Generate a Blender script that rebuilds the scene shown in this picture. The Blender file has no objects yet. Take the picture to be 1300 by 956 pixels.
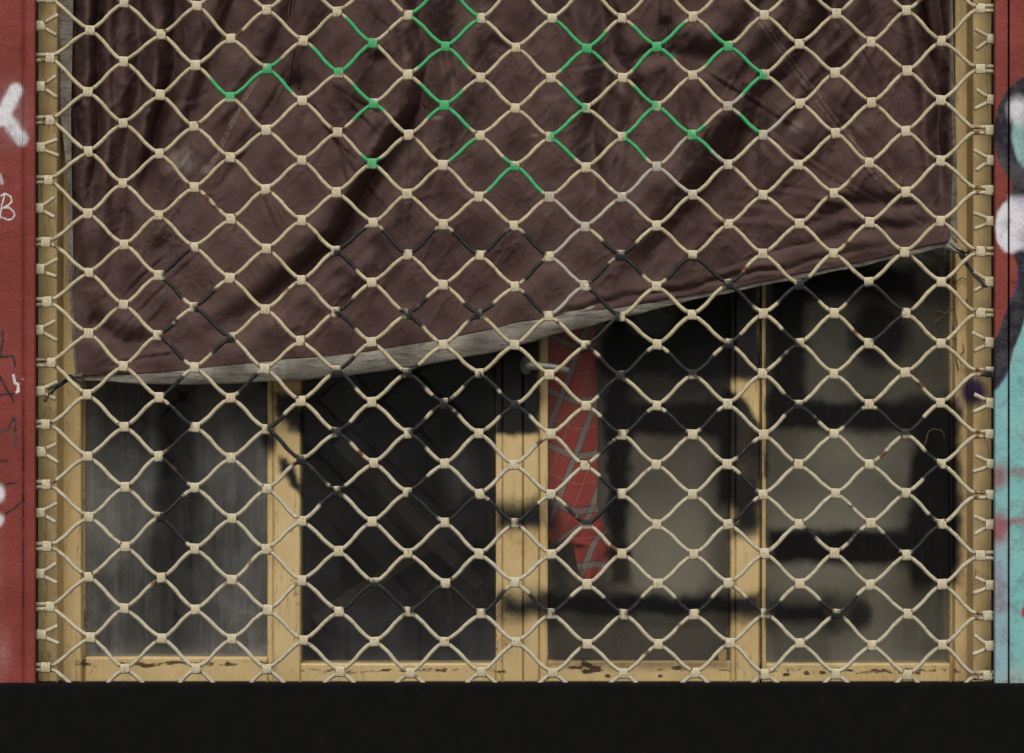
import bpy, math, random
import numpy as np
random.seed(7); rng = np.random.default_rng(11)
C = bpy.context.scene.collection
R = math.radians
D = 3.0; ZC = 1.15                    # camera 3 m in front of the grille, eye height of the lens 1.15 m

def W(px, py, d):
    """photo measure (1 unit = 1 mm on the grille's plane) at depth d metres behind the grille -> metres"""
    s = (D + d) / D
    return np.stack(np.broadcast_arrays((np.asarray(px, float) - 650) / 1000 * s, np.asarray(d, float) * 1.0,
                     ZC + (478 - np.asarray(py, float)) / 1000 * s), -1)

# ------------------------------------------------------------------ numpy helpers
def sstep(a, b, x):
    t = np.clip((x - a) / (b - a + 1e-9), 0, 1); return t * t * (3 - 2 * t)
def hash2(ix, iy, seed):
    n = (ix.astype(np.int64) * 374761393 + iy.astype(np.int64) * 668265263 + seed * 1442695041) & 0x7fffffff
    n = ((n ^ (n >> 13)) * 1274126177) & 0x7fffffff
    return ((n ^ (n >> 16)) & 0xffff) / 65535.0
def noise(x, y, seed=0):
    x = np.asarray(x, float); y = np.asarray(y, float)
    ix = np.floor(x); iy = np.floor(y); fx = x - ix; fy = y - iy
    fx = fx * fx * (3 - 2 * fx); fy = fy * fy * (3 - 2 * fy)
    a = hash2(ix, iy, seed); b = hash2(ix + 1, iy, seed); c = hash2(ix, iy + 1, seed); d = hash2(ix + 1, iy + 1, seed)
    return (a * (1 - fx) + b * fx) * (1 - fy) + (c * (1 - fx) + d * fx) * fy
def fbm(x, y, seed=0, o=4):
    s = 0; a = .5; t = 0
    for k in range(o):
        s = s + a * noise(x * 2 ** k, y * 2 ** k, seed + k * 17); t += a; a *= .5
    return s / t
def pl_dist(x, y, pts):
    """unsigned distance, signed side and running parameter to a polyline"""
    best = np.full(np.shape(x), 1e9); side = np.zeros(np.shape(x)); par = np.zeros(np.shape(x)); n = len(pts) - 1
    for i in range(n):
        (ax, ay), (bx, by) = pts[i], pts[i + 1]
        dx, dy = bx - ax, by - ay; L2 = dx * dx + dy * dy + 1e-9
        t = np.clip(((x - ax) * dx + (y - ay) * dy) / L2, 0, 1)
        ex, ey = x - ax - t * dx, y - ay - t * dy
        d = np.sqrt(ex * ex + ey * ey); m = d < best
        best = np.where(m, d, best); par = np.where(m, (i + t) / n, par)
        side = np.where(m, np.sign(dx * ey - dy * ex), side)
    return best, side, par
def poly_sdf(x, y, pts):
    d, _, _ = pl_dist(x, y, list(pts) + [pts[0]])
    inside = np.zeros(np.shape(x), bool); n = len(pts)
    for i in range(n):
        (ax, ay), (bx, by) = pts[i], pts[(i + 1) % n]
        c = ((ay > y) != (by > y)) & (x < (bx - ax) * (y - ay) / (by - ay + 1e-12) + ax)
        inside ^= c
    return np.where(inside, -d, d)
def P(s):
    return [tuple(float(v) for v in q.split(',')) for q in s.split()]
def shape_alpha(x, y, sh):
    k, soft = sh[0], sh[-1]
    if k == 'cap': d = pl_dist(x, y, sh[1])[0] - sh[2]
    elif k == 'poly': d = poly_sdf(x, y, sh[1])
    elif k == 'rect':
        x0, y0, x1, y1 = sh[1]
        d = np.maximum(np.maximum(x0 - x, x - x1), np.maximum(y0 - y, y - y1))
    elif k == 'ell':
        cx, cy, a, b = sh[1]; d = (np.sqrt(((x - cx) / a) ** 2 + ((y - cy) / b) ** 2) - 1) * min(a, b)
    return 1 - sstep(-soft, soft, d)
def interp(pts, x):
    return np.interp(x, [p[0] for p in pts], [p[1] for p in pts])

# ------------------------------------------------------------------ mesh helpers
class MB:
    def __init__(s): s.v = []; s.f = []; s.n = 0; s.mi = []; s.at = {}
    def add(s, v, f, mi=0, **at):
        v = np.asarray(v, float).reshape(-1, 3)
        s.v.append(v); s.f += [tuple(int(i) + s.n for i in q) for q in f]; s.mi += [mi] * len(f)
        for k, a in at.items(): s.at.setdefault(k, []).append((s.n, np.asarray(a, float)))
        s.n += len(v)
    def box(s, x0, x1, y0, y1, z0, z1, mi=0, ch=0.0):
        if ch <= 0:
            v = [(x, y, z) for x in (x0, x1) for y in (y0, y1) for z in (z0, z1)]
            s.add(v, [(0, 1, 3, 2), (4, 6, 7, 5), (0, 4, 5, 1), (2, 3, 7, 6), (0, 2, 6, 4), (1, 5, 7, 3)], mi); return
        lo = np.array((x0, y0, z0)); hi = np.array((x1, y1, z1)); v = []; idx = {}
        for sx in (0, 1):
            for sy in (0, 1):
                for sz in (0, 1):
                    for ax in range(3):
                        q = np.where((sx, sy, sz), hi - ch, lo + ch); q = q.astype(float)
                        q[ax] = (hi if (sx, sy, sz)[ax] else lo)[ax]
                        idx[(sx, sy, sz, ax)] = len(v); v.append(q)
        f = []
        for ax in range(3):
            a, b = [(1, 2), (2, 0), (0, 1)][ax]
            for e in (0, 1):
                q = []
                for (p, r) in ((0, 0), (1, 0), (1, 1), (0, 1)):
                    k = [0, 0, 0]; k[ax] = e; k[a] = p; k[b] = r; q.append(idx[(*k, ax)])
                f.append(q if e else q[::-1])
            for p in (0, 1):
                for r in (0, 1):
                    q = []
                    for (e, fx) in ((0, a), (1, a), (1, b), (0, b)):
                        k = [0, 0, 0]; k[ax] = e; k[a] = p; k[b] = r; q.append(idx[(*k, fx)])
                    f.append(q)
        for sx in (0, 1):
            for sy in (0, 1):
                for sz in (0, 1): f.append([idx[(sx, sy, sz, a)] for a in range(3)])
        s.add(v, f, mi)
    def tube(s, pts, r, n=8, cap=True, mi=0, **at):
        p = np.asarray(pts, float); m = len(p)
        t = np.gradient(p, axis=0); t /= np.linalg.norm(t, axis=1)[:, None] + 1e-12
        ref = np.array((0, 1., 0)); b = np.cross(t, ref); bl = np.linalg.norm(b, axis=1)
        b[bl < 1e-3] = (1, 0, 0); b /= np.linalg.norm(b, axis=1)[:, None]
        c = np.cross(b, t); rr = np.broadcast_to(np.asarray(r, float), (m,))
        a = np.arange(n) * 2 * math.pi / n
        v = p[:, None] + rr[:, None, None] * (np.cos(a)[None, :, None] * b[:, None] + np.sin(a)[None, :, None] * c[:, None])
        f = [(i * n + j, i * n + (j + 1) % n, (i + 1) * n + (j + 1) % n, (i + 1) * n + j) for i in range(m - 1) for j in range(n)]
        if cap: f += [tuple(range(n))[::-1], tuple((m - 1) * n + j for j in range(n))]
        s.add(v.reshape(-1, 3), f, mi, **{k: np.repeat(np.asarray(q, float), n, axis=0) for k, q in at.items()})
    def build(s, name, mats, parent=None, smooth=False, loc=None):
        me = bpy.data.meshes.new(name); V = np.concatenate(s.v)
        if loc is not None: V = V - np.asarray(loc)
        me.from_pydata(V.tolist(), [], s.f); 
        mats = mats if isinstance(mats, (list, tuple)) else [mats]
        for m in mats: me.materials.append(m)
        if any(s.mi): me.polygons.foreach_set('material_index', s.mi)
        for k, chunks in s.at.items():
            if chunks[0][1].ndim == 2:
                A = np.zeros((len(V), 4)); a = me.attributes.new(k, 'FLOAT_COLOR', 'POINT')
                for st, q in chunks: A[st:st + len(q)] = q
                a.data.foreach_set('color', A.ravel().astype(np.float32))
            else:
                A = np.zeros(len(V)); a = me.attributes.new(k, 'FLOAT', 'POINT')
                for st, q in chunks: A[st:st + len(q)] = q
                a.data.foreach_set('value', A.astype(np.float32))
        if smooth: me.polygons.foreach_set('use_smooth', [True] * len(me.polygons))
        me.update()
        o = bpy.data.objects.new(name, me); C.objects.link(o)
        if loc is not None and parent is None: o.location = loc
        if parent is not None:
            o.parent = parent
            if loc is not None: o.location = np.asarray(loc) - np.asarray(parent.location) if parent.type == 'EMPTY' else loc
            elif parent.type == 'EMPTY': o.location = -np.asarray(parent.location)
        return o
def fix_normals(o):
    import bmesh
    bm = bmesh.new(); bm.from_mesh(o.data); bmesh.ops.recalc_face_normals(bm, faces=bm.faces); bm.to_mesh(o.data); bm.free()
def grid_faces(nx, ny):
    i, j = np.meshgrid(np.arange(nx - 1), np.arange(ny - 1), indexing='ij'); a = (i * ny + j).ravel()
    return np.stack((a, a + 1, a + ny + 1, a + ny), -1).tolist()
def empty(name, label, cat, loc, group=None):
    o = bpy.data.objects.new(name, None); C.objects.link(o); o.location = loc; o.empty_display_size = .05
    return tag(o, label, cat, group)
def tag(o, label, cat, group=None):
    o['label'] = label; o['category'] = cat
    if group: o['group'] = group
    return o

def slab(mb, x0, x1, y0, y1, d0, thick, step=1.6, dfun=None, attrs=None, ch=1.0, mi_back=0, mi=0):
    """a board: finely divided front face (photo measure) with softened edges, plain sides and back"""
    nx = max(3, int((x1 - x0) / step) + 1); ny = max(3, int((y1 - y0) / step) + 1)
    xs = np.linspace(x0, x1, nx); ys = np.linspace(y0, y1, ny)
    X, Y = np.meshgrid(xs, ys, indexing='ij'); dd = np.full(X.shape, float(d0))
    if dfun is not None: dd = dd + dfun(X, Y)
    e = np.minimum(np.minimum(X - x0, x1 - X), np.minimum(Y - y0, y1 - Y)); dd = dd + np.where(e < .2, ch / 1000, 0)
    v = W(X, Y, dd).reshape(-1, 3); at = attrs(X.ravel(), Y.ravel()) if attrs else {}
    mb.add(v, [q[::-1] for q in grid_faces(nx, ny)], mi, **at)
    idx = lambda i, j: i * ny + j
    loop = [idx(i, 0) for i in range(nx)] + [idx(nx - 1, j) for j in range(1, ny)] + [idx(i, ny - 1) for i in range(nx - 2, -1, -1)] + [idx(0, j) for j in range(ny - 2, 0, -1)]
    fv = v[loop]; bv = fv.copy(); s = (D + d0 + thick) / (fv[:, 1] + D)
    bv[:, 1] = d0 + thick                      # straight back: the sides stay square to the wall
    m = len(loop); sv = np.concatenate((fv, bv))
    f = [(k, (k + 1) % m, m + (k + 1) % m, m + k) for k in range(m)] + [tuple(range(m, 2 * m))]
    at2 = {k: np.concatenate((a[loop], a[loop])) for k, a in at.items()}
    mb.add(sv, f, mi_back, **at2)

# ------------------------------------------------------------------ materials
def mat(name):
    m = bpy.data.materials.new(name); m.use_nodes = True; nt = m.node_tree; nt.nodes.clear()
    return m, nt
class N:
    def __init__(s, nt): s.nt = nt
    def __call__(s, t, **kw):
        n = s.nt.nodes.new(t)
        for k, v in kw.items():
            if k.startswith('i_'): n.inputs[k[2:].replace('_', ' ')].default_value = v
            else: setattr(n, k, v)
        return n
    def link(s, a, b): s.nt.links.new(a, b)
    def mix(s, fac, a, b, mode='MIX'):
        n = s.nt.nodes.new('ShaderNodeMix'); n.data_type = 'RGBA'; n.blend_type = mode
        for sock, v in ((n.inputs[0], fac), (n.inputs[6], a), (n.inputs[7], b)):
            if isinstance(v, bpy.types.NodeSocket): s.link(v, sock)
            elif sock.type == 'RGBA': sock.default_value = (*v, 1) if len(v) == 3 else v
            else: sock.default_value = v
        return n.outputs[2]
    def math(s, op, a, b=0.0, c=None):
        n = s.nt.nodes.new('ShaderNodeMath'); n.operation = op
        for i, v in enumerate((a, b) if c is None else (a, b, c)):
            if isinstance(v, bpy.types.NodeSocket): s.link(v, n.inputs[i])
            else: n.inputs[i].default_value = v
        return n.outputs[0]
    def noise(s, scale, detail=5, rough=.6, vec=None, dist=0.0):
        n = s('ShaderNodeTexNoise'); n.inputs['Scale'].default_value = scale; n.inputs['Detail'].default_value = detail
        n.inputs['Roughness'].default_value = rough; n.inputs['Distortion'].default_value = dist
        if vec is not None: s.link(vec, n.inputs['Vector'])
        return n.outputs['Fac']
    def ramp(s, x, lo, hi):
        n = s('ShaderNodeMapRange'); n.interpolation_type = 'SMOOTHSTEP'; n.clamp = True
        n.inputs['From Min'].default_value = lo; n.inputs['From Max'].default_value = hi
        s.link(x, n.inputs['Value']); return n.outputs['Result']
    def vec(s, sx=1, sy=1, sz=1):
        tc = s('ShaderNodeTexCoord'); mp = s('ShaderNodeMapping'); mp.inputs['Scale'].default_value = (sx, sy, sz)
        s.link(tc.outputs['Object'], mp.inputs['Vector']); return mp.outputs['Vector']
    def attr(s, name):
        return s('ShaderNodeAttribute', attribute_name=name)
    def bump(s, h, strength, dist):
        n = s('ShaderNodeBump'); n.inputs['Strength'].default_value = strength; n.inputs['Distance'].default_value = dist
        s.link(h, n.inputs['Height']); return n.outputs['Normal']
    def out(s, col, rough=.6, normal=None, spec=.4, metal=0.0):
        p = s('ShaderNodeBsdfPrincipled'); o = s('ShaderNodeOutputMaterial')
        for sock, v in ((p.inputs['Base Color'], col), (p.inputs['Roughness'], rough), (p.inputs['Metallic'], metal)):
            if isinstance(v, bpy.types.NodeSocket): s.link(v, sock)
            else: sock.default_value = (*v, 1) if isinstance(v, tuple) else v
        p.inputs['Specular IOR Level'].default_value = spec
        if normal is not None: s.link(normal, p.inputs['Normal'])
        s.link(p.outputs[0], o.inputs['Surface']); return p

def m_wire():
    m, nt = mat('cream_painted_wire'); n = N(nt); v = n.vec()
    base = n.mix(n.ramp(n.noise(28, 3, .5, v), .3, .7), (.42, .35, .215), (.53, .46, .30))
    lowg = n.attr('fade'); base = n.mix(lowg.outputs['Fac'], base, (.48, .45, .355))
    ca = n.attr('clip'); base = n.mix(n.math('MULTIPLY', ca.outputs['Fac'], .8), base, (.57, .50, .345))
    fine = n.noise(260, 3, .6, v); base = n.mix(n.math('MULTIPLY', n.ramp(fine, .50, .68), .55), base, (.28, .22, .13))
    pa = n.attr('paint')
    worn = n.ramp(n.noise(330, 2, .5, v), .22, .34)
    c = n.mix(n.math('MULTIPLY', pa.outputs['Alpha'], n.math('ADD', n.math('MULTIPLY', worn, .25), .75)), base, pa.outputs['Color'])
    sp = n.ramp(n.noise(75, 5, .7, v), .64, .70); c = n.mix(n.math('MULTIPLY', sp, .6), c, (.20, .10, .04))
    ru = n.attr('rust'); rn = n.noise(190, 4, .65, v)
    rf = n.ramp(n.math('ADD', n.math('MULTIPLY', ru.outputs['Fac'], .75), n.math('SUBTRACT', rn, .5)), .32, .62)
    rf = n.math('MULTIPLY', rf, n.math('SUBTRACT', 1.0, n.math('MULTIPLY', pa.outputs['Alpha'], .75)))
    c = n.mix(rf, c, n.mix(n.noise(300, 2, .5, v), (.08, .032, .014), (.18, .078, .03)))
    n.out(c, n.math('ADD', n.math('MULTIPLY', rf, .3), .58), n.bump(n.noise(420, 3, .6, v), .35, .002), .35)
    return m
def m_frame(name, tint=1.0):
    m, nt = mat(name); n = N(nt); v = n.vec(); vs = n.vec(14, 14, 1.2)
    b = n.mix(n.ramp(n.noise(9, 4, .6, v), .3, .7), (.635 * tint, .455 * tint, .21 * tint), (.72 * tint, .54 * tint, .27 * tint))
    st = n.ramp(n.noise(9, 6, .7, vs), .52, .72); b = n.mix(n.math('MULTIPLY', st, .35), b, (.32, .21, .085))
    dirt = n.ramp(n.noise(35, 6, .7, v), .56, .74); b = n.mix(n.math('MULTIPLY', dirt, .35), b, (.25, .18, .09))
    ck = n.math('ABSOLUTE', n.math('SUBTRACT', n.noise(16, 4, .6, n.vec(3.5, 3.5, .35), .2), .5)); ckm = n.math('MULTIPLY', n.math('SUBTRACT', 1.0, n.ramp(ck, .002, .010)), n.ramp(n.noise(8, 3, .6, v), .46, .56))
    b = n.mix(n.math('MULTIPLY', ckm, .65), b, (.16, .10, .05))
    g = n.attr('grime'); gn = n.math('ADD', g.outputs['Fac'], n.math('MULTIPLY', n.math('SUBTRACT', n.noise(120, 5, .7, n.vec(.7, 1, 1.5)), .5), 1.25))
    gm = n.ramp(gn, .5, .68); gcol = n.mix(n.ramp(n.noise(60, 3, .6, v), .4, .6), (.07, .045, .028), (.15, .075, .038))
    b = n.mix(gm, b, gcol)
    pa = n.attr('paint'); pn = n.noise(900, 2, .5, v)
    al = n.ramp(n.math('ADD', pa.outputs['Alpha'], n.math('MULTIPLY', n.math('SUBTRACT', pn, .5), n.math('MULTIPLY', n.math('MULTIPLY', pa.outputs['Alpha'], n.math('SUBTRACT', 1.0, pa.outputs['Alpha'])), 2.2))), .02, .98)
    c = n.mix(al, b, pa.outputs['Color'])
    h = n.math('ADD', n.math('MULTIPLY', n.noise(30, 8, .75, vs), .6), n.math('MULTIPLY', gm, -.9))
    n.out(c, .55, n.bump(h, .5, .0025), .3)
    return m
def m_post(name):
    m, nt = mat(name); n = N(nt); v = n.vec(); vs = n.vec(10, 10, 1.5)
    b = n.mix(n.ramp(n.noise(14, 5, .65, v), .3, .7), (.185, .036, .028), (.25, .052, .041))
    b = n.mix(n.math('MULTIPLY', n.ramp(n.noise(26, 8, .75, v), .54, .70), .38), b, (.30, .10, .082))
    b = n.mix(n.math('MULTIPLY', n.ramp(n.noise(55, 7, .75, v), .61, .67), .8), b, (.11, .030, .022))
    g = n.attr('grime'); gm = n.ramp(n.math('ADD', g.outputs['Fac'], n.math('MULTIPLY', n.math('SUBTRACT', n.noise(110, 5, .7, v), .5), 1.0)), .5, .64)
    pa = n.attr('paint'); pn = n.noise(1000, 2, .5, v); A = pa.outputs['Alpha']
    al = n.ramp(n.math('ADD', A, n.math('MULTIPLY', n.math('SUBTRACT', pn, .5), n.math('MULTIPLY', n.math('MULTIPLY', A, n.math('SUBTRACT', 1.0, A)), 2.4))), .02, .98)
    pc0 = n.mix(n.math('MULTIPLY', n.ramp(n.noise(18, 6, .7, v), .45, .7), .10), pa.outputs['Color'], (.55, .55, .56)); pc = n.mix(n.math('MULTIPLY', n.ramp(n.noise(60, 7, .78, v), .46, .66), .45), pc0, (.10, .09, .09))
    c = n.mix(al, b, pc); c = n.mix(gm, c, (.05, .02, .015))
    n.out(c, .5, n.bump(n.math('ADD', n.noise(45, 8, .75, v), n.math('MULTIPLY', n.noise(260, 4, .7, v), .5)), .6, .003), .18)
    return m
def m_tarp():
    m, nt = mat('brown_coated_cloth'); n = N(nt); v = n.vec()
    b = n.mix(n.ramp(n.noise(7, 5, .6, v), .3, .7), (.088, .051, .046), (.124, .075, .067))
    du = n.ramp(n.noise(9, 9, .76, v, .6), .46, .74); b = n.mix(n.math('MULTIPLY', du, .38), b, (.175, .125, .112))
    dk = n.ramp(n.noise(17, 7, .75, n.vec(1.4, 1, .7), .3), .52, .70); b = n.mix(n.math('MULTIPLY', dk, .22), b, (.058, .036, .032))
    wv = n.noise(700, 2, .5, n.vec(1, 1, .15)); b = n.mix(n.math('MULTIPLY', wv, .22), b, (.05, .032, .03))
    a = n.attr('dust'); dn = n.ramp(n.math('ADD', a.outputs['Fac'], n.math('SUBTRACT', n.noise(70, 6, .75, v), .5)), .35, .9)
    b = n.mix(n.math('MULTIPLY', dn, .7), b, (.26, .22, .19))
    sm = n.attr('seam'); b = n.mix(n.math('MULTIPLY', sm.outputs['Fac'], n.ramp(n.noise(300, 2, .5, v), .35, .55)), b, (.22, .17, .145))
    # crumple creases: ridged noise in two directions + weave
    r1 = n.math('ABSOLUTE', n.math('SUBTRACT', n.noise(8, 3, .5, n.vec(1.6, 1, .8), .4), .5)); r2 = n.math('ABSOLUTE', n.math('SUBTRACT', n.noise(24, 3, .55, n.vec(.8, 1, 1.6), .5), .5))
    r3 = n.math('ABSOLUTE', n.math('SUBTRACT', n.noise(46, 2, .5, n.vec(1.5, 1, .6), .3), .5))
    msk = n.ramp(n.noise(5, 3, .5, v), .42, .62)
    h = n.math('ADD', n.math('MULTIPLY', n.ramp(r1, 0, .05), .35), n.math('MULTIPLY', n.ramp(r2, 0, .05), .30)); h = n.math('MULTIPLY', n.math('ADD', h, n.math('MULTIPLY', n.ramp(r3, 0, .06), .16)), n.math('ADD', n.math('MULTIPLY', msk, .85), .15))
    h = n.math('ADD', h, n.math('MULTIPLY', n.noise(150, 3, .6, n.vec(3, 1, .5)), .10))
    n.out(b, n.math('ADD', n.math('MULTIPLY', n.noise(20, 4, .6, v), .2), .72), n.bump(h, .26, .005), .07)
    return m
def m_lining():
    m, nt = mat('grey_lining'); n = N(nt); v = n.vec(); vs = n.vec(1, 1, 6)
    b = n.mix(n.ramp(n.noise(22, 6, .7, v), .3, .7), (.18, .163, .135), (.35, .325, .275))
    b = n.mix(n.math('MULTIPLY', n.ramp(n.noise(20, 7, .75, vs, .8), .50, .62), .75), b, (.105, .092, .078))  # dark streaks: wrinkle shading painted into the lining colour
    n.out(b, .75, n.bump(n.noise(30, 5, .7, vs, .8), .6, .004), .2); return m
def m_glass_dirty(dust_reflection_col, name):
    m, nt = mat(name); n = N(nt); v = n.vec(); vs = n.vec(9, 1, .6)
    tr = n('ShaderNodeBsdfTransparent'); tr.inputs[0].default_value = (.86, .88, .86, 1)
    gl = n('ShaderNodeBsdfGlossy'); gl.inputs['Roughness'].default_value = .06
    fr = n('ShaderNodeFresnel'); fr.inputs[0].default_value = 1.5
    s1 = n('ShaderNodeMixShader'); n.link(fr.outputs[0], s1.inputs[0]); n.link(tr.outputs[0], s1.inputs[1]); n.link(gl.outputs[0], s1.inputs[2])
    df = n('ShaderNodeBsdfDiffuse'); df.inputs[0].default_value = (*dust_reflection_col, 1)
    a = n.attr('dust_reflection'); sn = n.ramp(n.noise(12, 6, .7, vs), .25, .8); spk = n.ramp(n.noise(420, 2, .5, v), .70, .76)
    cl = n.ramp(n.noise(7, 7, .68, v, .5), .32, .72); sm = n.ramp(n.noise(5, 6, .72, n.vec(1.2, 1, 5), 1.2), .50, .75)  # cloud reflections painted into the dust layer, plus wiped smears
    fac = n.math('MULTIPLY', a.outputs['Fac'], n.math('ADD', n.math('ADD', n.math('MULTIPLY', sn, .6), n.math('MULTIPLY', cl, .75)), n.math('ADD', n.math('MULTIPLY', sm, .35), .25)))
    fac = n.math('MINIMUM', n.math('ADD', fac, n.math('MULTIPLY', spk, .22)), .95)
    s2 = n('ShaderNodeMixShader'); n.link(fac, s2.inputs[0]); n.link(s1.outputs[0], s2.inputs[1]); n.link(df.outputs[0], s2.inputs[2])
    pb = n('ShaderNodeBsdfPrincipled'); n.link(n.mix(n.math('MULTIPLY', n.ramp(n.noise(14, 6, .7, vs), .45, .8), .5), (.006, .006, .0055), (.022, .020, .017)), pb.inputs['Base Color'])
    pb.inputs['Roughness'].default_value = .55; pb.inputs['Specular IOR Level'].default_value = .12
    pa = n.attr('spray'); A = pa.outputs['Fac']; pn = n.noise(1000, 2, .5, v)
    al = n.ramp(n.math('ADD', A, n.math('MULTIPLY', n.math('SUBTRACT', pn, .5), n.math('MULTIPLY', n.math('MULTIPLY', A, n.math('SUBTRACT', 1.0, A)), 1.6))), .02, .98)
    scr = n.ramp(n.noise(26, 8, .82, n.vec(6, 1, 1.3)), .60, .74); al = n.math('MULTIPLY', al, n.math('SUBTRACT', 1.0, n.math('MULTIPLY', scr, .22)))
    s3 = n('ShaderNodeMixShader'); n.link(al, s3.inputs[0]); n.link(s2.outputs[0], s3.inputs[1]); n.link(pb.outputs[0], s3.inputs[2])
    pu = n('ShaderNodeBsdfDiffuse'); pu.inputs[0].default_value = (.34, .25, .12, 1); q = n.attr('putty')
    qf = n.ramp(n.math('ADD', q.outputs['Fac'], n.math('MULTIPLY', n.math('SUBTRACT', n.noise(90, 4, .7, v), .5), 1.0)), .5, .62)
    s4 = n('ShaderNodeMixShader'); n.link(qf, s4.inputs[0]); n.link(s3.outputs[0], s4.inputs[1]); n.link(pu.outputs[0], s4.inputs[2])
    o = n('ShaderNodeOutputMaterial'); n.link(s4.outputs[0], o.inputs[0]); return m
def m_clean():
    m, nt = mat('glass_back'); n = N(nt)
    tr = n('ShaderNodeBsdfTransparent'); tr.inputs[0].default_value = (.97, .98, .97, 1)
    o = n('ShaderNodeOutputMaterial'); n.link(tr.outputs[0], o.inputs[0]); return m
def m_simple(name, c1, c2, scale=20, rough=.6, bump=.3, bd=.003, metal=0.0, spec=.4):
    m, nt = mat(name); n = N(nt); v = n.vec()
    b = n.mix(n.ramp(n.noise(scale, 6, .65, v), .3, .7), c1, c2)
    n.out(b, rough, n.bump(n.noise(scale * 3, 6, .7, v), bump, bd), spec, metal); return m
def m_plaid():
    m, nt = mat('red_checked_cloth'); n = N(nt)
    u = n.attr('cloth_u').outputs['Fac']; w = n.attr('cloth_v').outputs['Fac']
    def band(x, period, off, half):
        f = n.math('ABSOLUTE', n.math('SUBTRACT', n.math('FRACT', n.math('ADD', n.math('DIVIDE', x, period), off)), .5))
        return n.math('LESS_THAN', f, half / period)
    red = n.mix(n.noise(60, 4, .6, n.vec()), (.50, .055, .046), (.58, .085, .07))
    g1 = band(u, 46, .848, 3.8); g2 = band(w, 70, .9, 3.8)
    c = n.mix(n.math('MULTIPLY', g1, .85), red, (.34, .31, .31)); c = n.mix(n.math('MULTIPLY', g2, .85), c, (.34, .31, .31))
    e = n.math('MAXIMUM', n.math('SUBTRACT', band(u, 46, .848, 4.8), g1), n.math('SUBTRACT', band(w, 70, .9, 4.8), g2)); c = n.mix(n.math('MULTIPLY', e, .8), c, (.06, .035, .04))
    l = n.math('MAXIMUM', band(u, 46, .348, .6), band(w, 70, .4, .6)); c = n.mix(n.math('MULTIPLY', l, .45), c, (.62, .40, .36))
    n.out(c, .85, n.bump(n.noise(300, 3, .6, n.vec()), .3, .002), .15); return m

WIRE = m_wire(); FRAME = m_frame('ochre_window_paint'); POST = m_post('red_post_paint')
TARP = m_tarp(); LINING = m_lining(); CLEAN = m_clean(); PLAID = m_plaid()
STEEL = m_simple('dark_steel', (.012, .011, .011), (.028, .024, .022), 30, .6, .4, .002)
PUTTY = m_simple('old_putty', (.22, .16, .08), (.38, .29, .15), 60, .8, .6, .003)
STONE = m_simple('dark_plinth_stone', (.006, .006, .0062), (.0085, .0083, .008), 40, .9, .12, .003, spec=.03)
PLASTER = m_simple('grey_render', (.26, .24, .21), (.34, .32, .29), 3, .9, .5, .01)
PAVE = m_simple('pavement_concrete', (.10, .098, .092), (.15, .145, .135), 6, .9, .5, .006)
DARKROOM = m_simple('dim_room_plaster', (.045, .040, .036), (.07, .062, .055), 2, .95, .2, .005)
CORD = m_simple('black_cord', (.012, .012, .013), (.03, .03, .03), 200, .7, .5, .001)
ALU = m_simple('worn_silver_metal', (.20, .20, .19), (.30, .295, .275), 60, .6, .3, .001, metal=.85)
VINE = m_simple('dry_vine', (.07, .045, .025), (.13, .085, .045), 80, .9, .4, .001)
BOARD = m_simple('brown_board', (.11, .062, .035), (.16, .09, .05), 14, .7, .3, .002)
GREYCLOTH = m_simple('grey_inner_cloth', (.40, .345, .28), (.46, .40, .33), 5, .95, .2, .003, spec=.1)
GREYSHEER = m_simple('dark_grey_inner_cloth', (.27, .27, .25), (.36, .35, .33), 6, .95, .2, .003, spec=.1)

# ------------------------------------------------------------------ sprayed paint on the grille (photo measure)
GREEN = [P(s) for s in (
 "270,106 281,118 292.6,123", "292.6,122 312,112 328,94", "338,90", "325,95 338,90 352,100 366,114", "338,88 352,80",
 "443,27 456,42 474,55", "474,55 457,72 430,89", "398,66 412,82 428,90", "529,24 545,42 566,59", "566,59 580,68 589,81", "529,16 546,2 549,-4",
 "584,0 596,10 603,20", "602,26 590,42 566,59", "566,59 548,70 534,82", "449,113 460,126 474,132 462,140 453,147", "474,132 482,141",
 "537,111 550,126 564,134 576,128 583,118", "564,134 553,140 547,147", "564,134 578,146 592,162", "463,199 472,208 481,206", "598,178 590,192 577,203",
 "651,213 634,222 619,237", "651,213 664,222 684,240", "642,206 651,213", "711,29 725,48 744,61", "744,61 757,55 767,45", "744,61 732,70 717,86", "744,61 754,70 761,76",
 "806,37 820,52 836,60 850,52 867,34", "836,60 822,68 808,84", "836,60 850,74", "907,42 925,58 912,68 900,79", "925,58 945,72 966,95", "968,96 960,104 947,115",
 "716,114 728,130 740,136 722,146 712,160 703,172", "704,176 714,188 726,198", "807,114 818,128 830,134 815,144 797,164", "797,178 804,188 815,197",
 "842,142 860,162 880,173 890,164", "880,173 890,180 898,188", "943,150 951,158 960,167")]
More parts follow.
